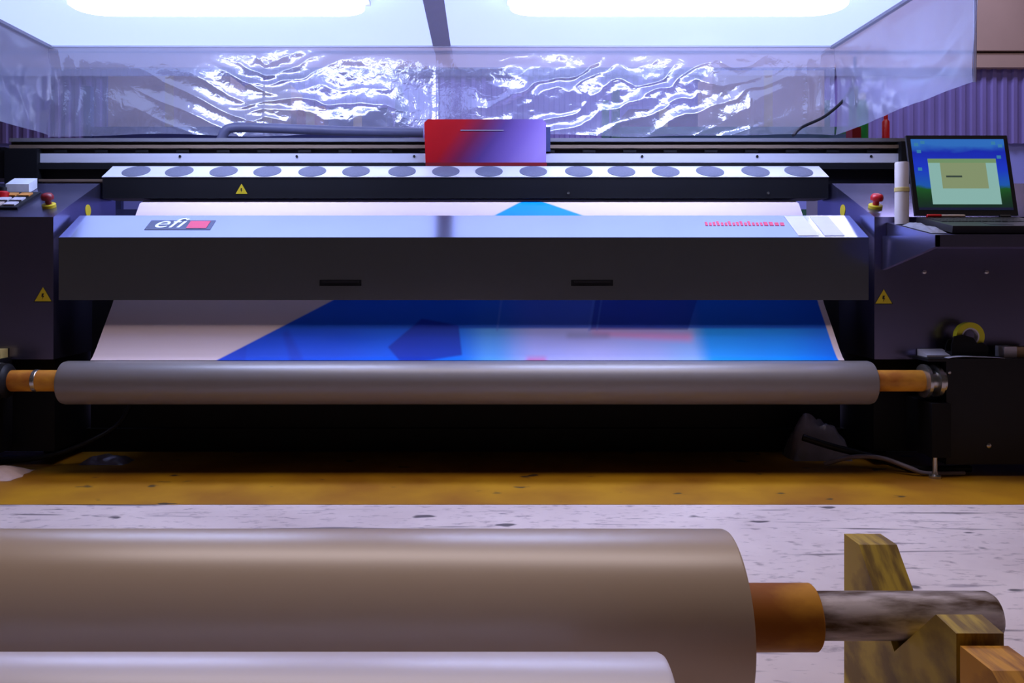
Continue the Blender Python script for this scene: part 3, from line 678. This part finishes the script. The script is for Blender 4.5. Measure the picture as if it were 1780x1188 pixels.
for j in range(NZ+1):
    for i in range(NX+1):
        x = CX0+(CX1-CX0)*i/NX; q = j/NZ
        hem = CH+.02*noise.noise(Vector((x*2.1, 3.3, 0)))
        z = CZ-.002+(hem-CZ)*q
        px = 838+x*F/CY1; py = 465-(z-EYE)*F/CY1
        n1 = noise.noise(Vector((px/90, py/60, 1.3))); n2 = noise.noise(Vector((px/34, py/26, 7.1))); n3 = noise.noise(Vector((px/14, py/12, 4.4)))
        nb_ = noise.noise(Vector((px/150, py/45, 11.7))); nc = noise.noise(Vector((px/55, py/38, 21.2)))
        free = sm(0, .22, q)
        # left: long straight folds falling to the right
        wl_ = sm(215, 300, px)*(1-sm(440, 520, px))*sm(100, 150, py)
        tl_ = ((py-130)*.87-(px-300)*.42)/31+.22*n1
        dl = wl_*0.0070*ridge(tl_)**2.5*(.45+.55*ridge(tl_*.37+.2))
        # middle left: folds gathered at a seam, fanning out
        wm = sm(380, 450, px)*(1-sm(640, 740, px))*(.35+.65*sm(-.35, .35, nb_+.25))
        tm_ = (py-165)/(1+abs(px-462)/110)/17+.8*n1+.25*n2
        dm = wm*0.0056*ridge(tm_)**2.2*(.35+.65*ridge(tm_*.41+.3))
        # right: folds rising to the right, tangled towards their top
        wr = sm(790, 880, px)*(1-sm(1320, 1400, px))*(.4+.6*sm(-.4, .3, nb_+.2))
        tr_ = ((py-170)*.93+(px-1000)*.36)/30+(1.1*n1+.7*nc+.5*n2)*(1-.6*sm(150, 215, py))
        dr = wr*0.0072*ridge(tr_)**2.2*(.4+.6*ridge(tr_*.43+.1))
        # ends: vertical folds near the corners
        we = (1-sm(110, 190, px))+sm(1370, 1420, px)
        de = we*0.006*ridge(px/24+.4*n1)**1.5
        seam = .004*math.exp(-((px-462)/3.5)**2)+.004*math.exp(-((px-758)/3)**2)+.003*math.exp(-((px-1302)/3)**2)*sm(150, 180, py)
        y = CY1-.006-free*(dl+dm+dr+de+seam+.0016*n3*(wm+wr+.2*wl_)+.0024*n2*(.25+wm+wr)+.016*n1)
        v.append((x, y, z))
for j in range(NZ):
    for i in range(NX): a = j*(NX+1)+i; f.append((a, a+1, a+NX+2, a+NX+1))
build('back_film', v, f, 'film_back', cn, smooth=True, auto=180)
for X, s, sd in ((CX0, -1, 2.0), (CX1, 1, 9.0)):
    v, f = [], []; NY, NZ = 150, 70
    for j in range(NZ+1):
        for i in range(NY+1):
            y = CY0+(CY1-CY0)*i/NY; q = j/NZ; z = CZ+(CH-CZ)*q
            n1 = noise.noise(Vector((y*2.2, z*3, sd))); n2 = noise.noise(Vector((y*6, z*9+y*4, sd+3))); n3 = noise.noise(Vector((y*14, z*3, sd+6)))
            edge = sm(3.16, 3.30, y)
            v.append((X+s*sm(0, .15, q)*(.026*n1+.004*n2*edge+.007*ridge(n1*1.6+.3*n2)*edge+.002*n3), y, z))
    for j in range(NZ):
        for i in range(NY): a = j*(NY+1)+i; f.append((a, a+1, a+NY+2, a+NY+1))
    build('side_film', v, f, 'film_side', cn, smooth=True, auto=180)
v, f = [], []; NX, NZ = 120, 12
for j in range(NZ+1):
    for i in range(NX+1):
        x = CX0+(CX1-CX0)*i/NX; q = j/NZ; z = CZ+(1.497-CZ)*q
        v.append((x, CY0+.006*noise.noise(Vector((x*1.6, z*2, 5)))*q, z))
for j in range(NZ):
    for i in range(NX): a = j*(NX+1)+i; f.append((a, a+1, a+NX+2, a+NX+1))
build('front_film', v, f, 'film_front', cn, smooth=True, auto=180)
for x, y in ((CX1-.001, CY0+.004),):
    tube('corner_weld', [(x, y, CZ), (x+.002, y, 1.7), (x, y, CH)], .006, 'film_side', cn)
# the two light panels in the canopy
def light_panel(x0, x1, label):
    L_ = thing('light_panel', label, 'light', ((x0+x1)/2, 3.44, 1.86), 'canopy light panels')
    y0, y1, r = 3.40, 3.66, .115
    pr_ = []
    for cx, cy, a0 in ((x1-r, y1-r, 0), (x0+r, y1-r, 90), (x0+r, y0+r, 180), (x1-r, y0+r, 270)):
        for k in range(7): a = math.radians(a0+15*k); pr_.append((cx+r*math.cos(a), cy+r*math.sin(a)))
    n = len(pr_); v = [(x, y, 1.865) for x, y in pr_]+[(x, y, 1.912) for x, y in pr_]
    build('diffuser', v, [tuple(range(n)), tuple(range(n, 2*n))[::-1]]+[(i, n+i, n+(i+1) % n, (i+1) % n) for i in range(n)], 'panel_glow', L_, bevel=.012, seg=3, smooth=True)
    box('housing', x0-.01, x1+.01, y0-.01, y1+.01, 1.912, 1.929, 'lens_white', L_)
light_panel(-1.678, -.483, 'left glowing white light panel under the canopy roof')
light_panel(.115, 1.485, 'right glowing white light panel under the canopy roof')
tag(tube('power_cable', [(PX(1486, 4.34), 4.34, 1.86), (PX(1484, 4.34), 4.34, PZ(140, 4.34)), (PX(1468, 4.34), 4.34, PZ(172, 4.34)), (PX(1432, 4.34), 4.33, PZ(203, 4.34)), (PX(1390, 4.34), 4.31, PZ(223, 4.34)), (PX(1364, 4.34), 4.22, PZ(240, 4.3))], .008, 'matt_black'), 'black power cable curving down inside the right canopy corner', 'cable')

# ================================================================== behind the printer
cab = thing('supply_cabinet', 'grey supply cabinet behind the right end of the printer', 'cabinet', (2.09, 4.75, 0))
bd = box('body', 1.86, 2.36, 4.56, 4.95, 0.0, 1.44, 'bar_grey', cab, bevel=.004)
box('top', 1.85, 2.37, 4.55, 4.96, 1.44, 1.452, 'bar_grey', cab)
for x in (1.87, 2.115): box('door', x, x+.235, 4.545, 4.56, .06, 1.42, 'bar_grey', cab)
tag(box('red_carton', 1.965, 2.012, 4.58, 4.66, 1.453, 1.545, 'dark_red', bevel=.002), 'small dark red carton beside the green bottle', 'carton')
gb = thing('ink_bottle', 'tall green ink bottle behind the plastic film', 'bottle', (2.045, 4.64, 1.453), 'ink bottles on the cabinet')
lathe('body', 'z', (2.045, 4.64, 0), [(1.453, .030), (1.66, .030), (1.70, .016)], 'green_plastic', gb, seg=24)
lathe('cap', 'z', (2.045, 4.64, 0), [(1.70, .018), (1.735, .018)], 'lens_white', gb, seg=20)
rb = thing('ink_bottle', 'slim red ink bottle right of the green bottle', 'bottle', (2.152, 4.60, 1.453), 'ink bottles on the cabinet')
lathe('body', 'z', (2.152, 4.60, 0), [(1.453, .019), (1.575, .019), (1.59, .010)], 'red_plastic', rb, seg=24)
lathe('cap', 'z', (2.152, 4.60, 0), [(1.59, .011), (1.615, .011)], 'red_plastic', rb, seg=20)
def rack(x0, x1, label, um):
    R = thing('storage_rack', label, 'rack', ((x0+x1)/2, 6.2, 0))
    for x in (x0, x1-.05):
        for y in (5.95, 6.45): box('upright', x, x+.05, y, y+.05, 0, 2.05, um, R)
    for z in (.5, 1.15, 1.72): box('shelf', x0, x1, 5.95, 6.5, z, z+.05, um, R)
    return R
rack(-2.75, -0.55, 'steel rack with cartons behind the left plastic film', 'rack_blue')
rack(0.90, 2.60, 'steel rack with wide cartons behind the right plastic film', 'rack_green')
for x0, x1, h, m, lab in ((-2.60, -1.75, .36, 'carton_pale', 'long pale brown carton on the left rack, leftmost'), (-1.65, -1.33, .30, 'carton', 'brown carton in the middle of the left rack'), (-1.29, -1.10, .15, 'box_orange', 'small orange-brown carton on the left rack'), (-1.07, -.66, .14, 'box_navy', 'dark blue box at the right end of the left rack'),
                          (1.02, 1.50, .13, 'box_maroon', 'low maroon box at the left end of the right rack'), (1.60, 2.38, .40, 'carton_pale', 'big pale tan carton on the right rack')):
    cb = thing('storage_carton', lab, 'carton', ((x0+x1)/2, 6.2, 1.77), 'cartons on the racks')
    box('body', x0, x1, 6.0, 6.4, 1.771, 1.771+h, m, cb, bevel=.004)
    box('tape_strip', (x0+x1)/2-.03, (x0+x1)/2+.03, 5.998, 6.402, 1.775, 1.771+h+.0015, 'tape_band', cb, bevel=0)

# ================================================================== foreground: paper rolls on wooden cradles
D1, H1, R1 = 1.44, .216, .1414
r1 = thing('paper_roll', 'large beige paper roll lying in the foreground, the thicker one with visible core', 'paper roll', (-.4, D1, H1-R1), 'foreground paper rolls')
lathe('wound_paper', 'x', (0, D1, H1), [(-1.25, .055), (-1.25, R1-.004), (-1.246, R1), (.4095, R1), (.4135, R1-.002), (.4146, R1-.006), (.4146, .055)], 'paper_roll_new', r1, seg=128)
def ringx(name, c, x0, x1, ri, ro, m, parent, seg=56):
    g = g_lathe('x', c, [(x0, ri), (x0, ro-.003), (x0+.003, ro), (x1-.003, ro), (x1, ro-.003), (x1, ri), (x0, ri)], seg); return build(name, g[0], g[1][:-2], m, parent, smooth=True, auto=50)
ringx('cardboard_core', (0, D1, H1), -1.35, .553, .0415, .054, 'cardboard_core', r1)
SH = H1+.0415-.039
sp = lathe('spindle', 'x', (0, D1, SH), [(-1.80, .034), (-1.795, .039), (.845, .039), (.853, .034)], 'worn_steel', r1, seg=56)
D2, R2, H2 = 1.04, .105, .2215
r2 = thing('paper_roll', 'nearer white paper roll cut off by the bottom edge of the picture', 'paper roll', (-.5, D2, H2-R2), 'foreground paper rolls')
lathe('wound_paper', 'x', (0, D2, H2), [(-1.20, .045), (-1.20, R2-.004), (-1.196, R2), (.218, R2), (.224, R2-.003), (.226, R2-.008), (.226, .045)], 'paper_roll', r2, seg=128)
ringx('cardboard_core', (0, D2, H2), -1.30, .30, .034, .045, 'cardboard_core', r2)
lathe('spindle', 'x', (0, D2, H2+.004), [(-1.80, .026), (-1.796, .030), (.84, .030), (.844, .026)], 'worn_steel', r2, seg=40)
def cradle(x0, x1, prof, m, label):
    o = build('wooden_cradle', *g_prism(prof, x0, x1), m, bevel=.0025, seg=1); return tag(o, label, 'wooden cradle', 'wooden roll cradles')
vb = SH-.039*1.4142-.001
pf1 = [(1.252, 0), (1.252, .266), (1.308, .275), (1.308+.0, .275), (D1-.012, vb+.012), (D1+.012, vb+.012), (1.575, .2935), (1.640, .2935), (1.640, 0)]
pf1 = [(1.252, 0), (1.252, .2685), (1.308, .2735), (D1-.0, vb-.004), (1.575, .2935), (1.640, .2935), (1.640, 0)]
vb2 = H2+.004-.030*1.4142-.001
pf2 = [(.86, 0), (.86, .255), (.93, .255), (D2, vb2-.004), (1.165, .255), (1.242, .255), (1.242, 0)]
cradle(.688, .757, pf1, 'wood', 'taller notched wooden cradle holding the thick steel spindle')
cradle(.688, .757, pf2, 'wood_orange', 'orange-brown wooden cradle in front, nearest the camera')
cradle(-1.72, -1.65, pf1, 'wood', 'notched wooden cradle at the far left end of the thick roll')
cradle(-1.72, -1.65, pf2, 'wood_orange', 'orange-brown wooden cradle at the left end of the nearer roll')
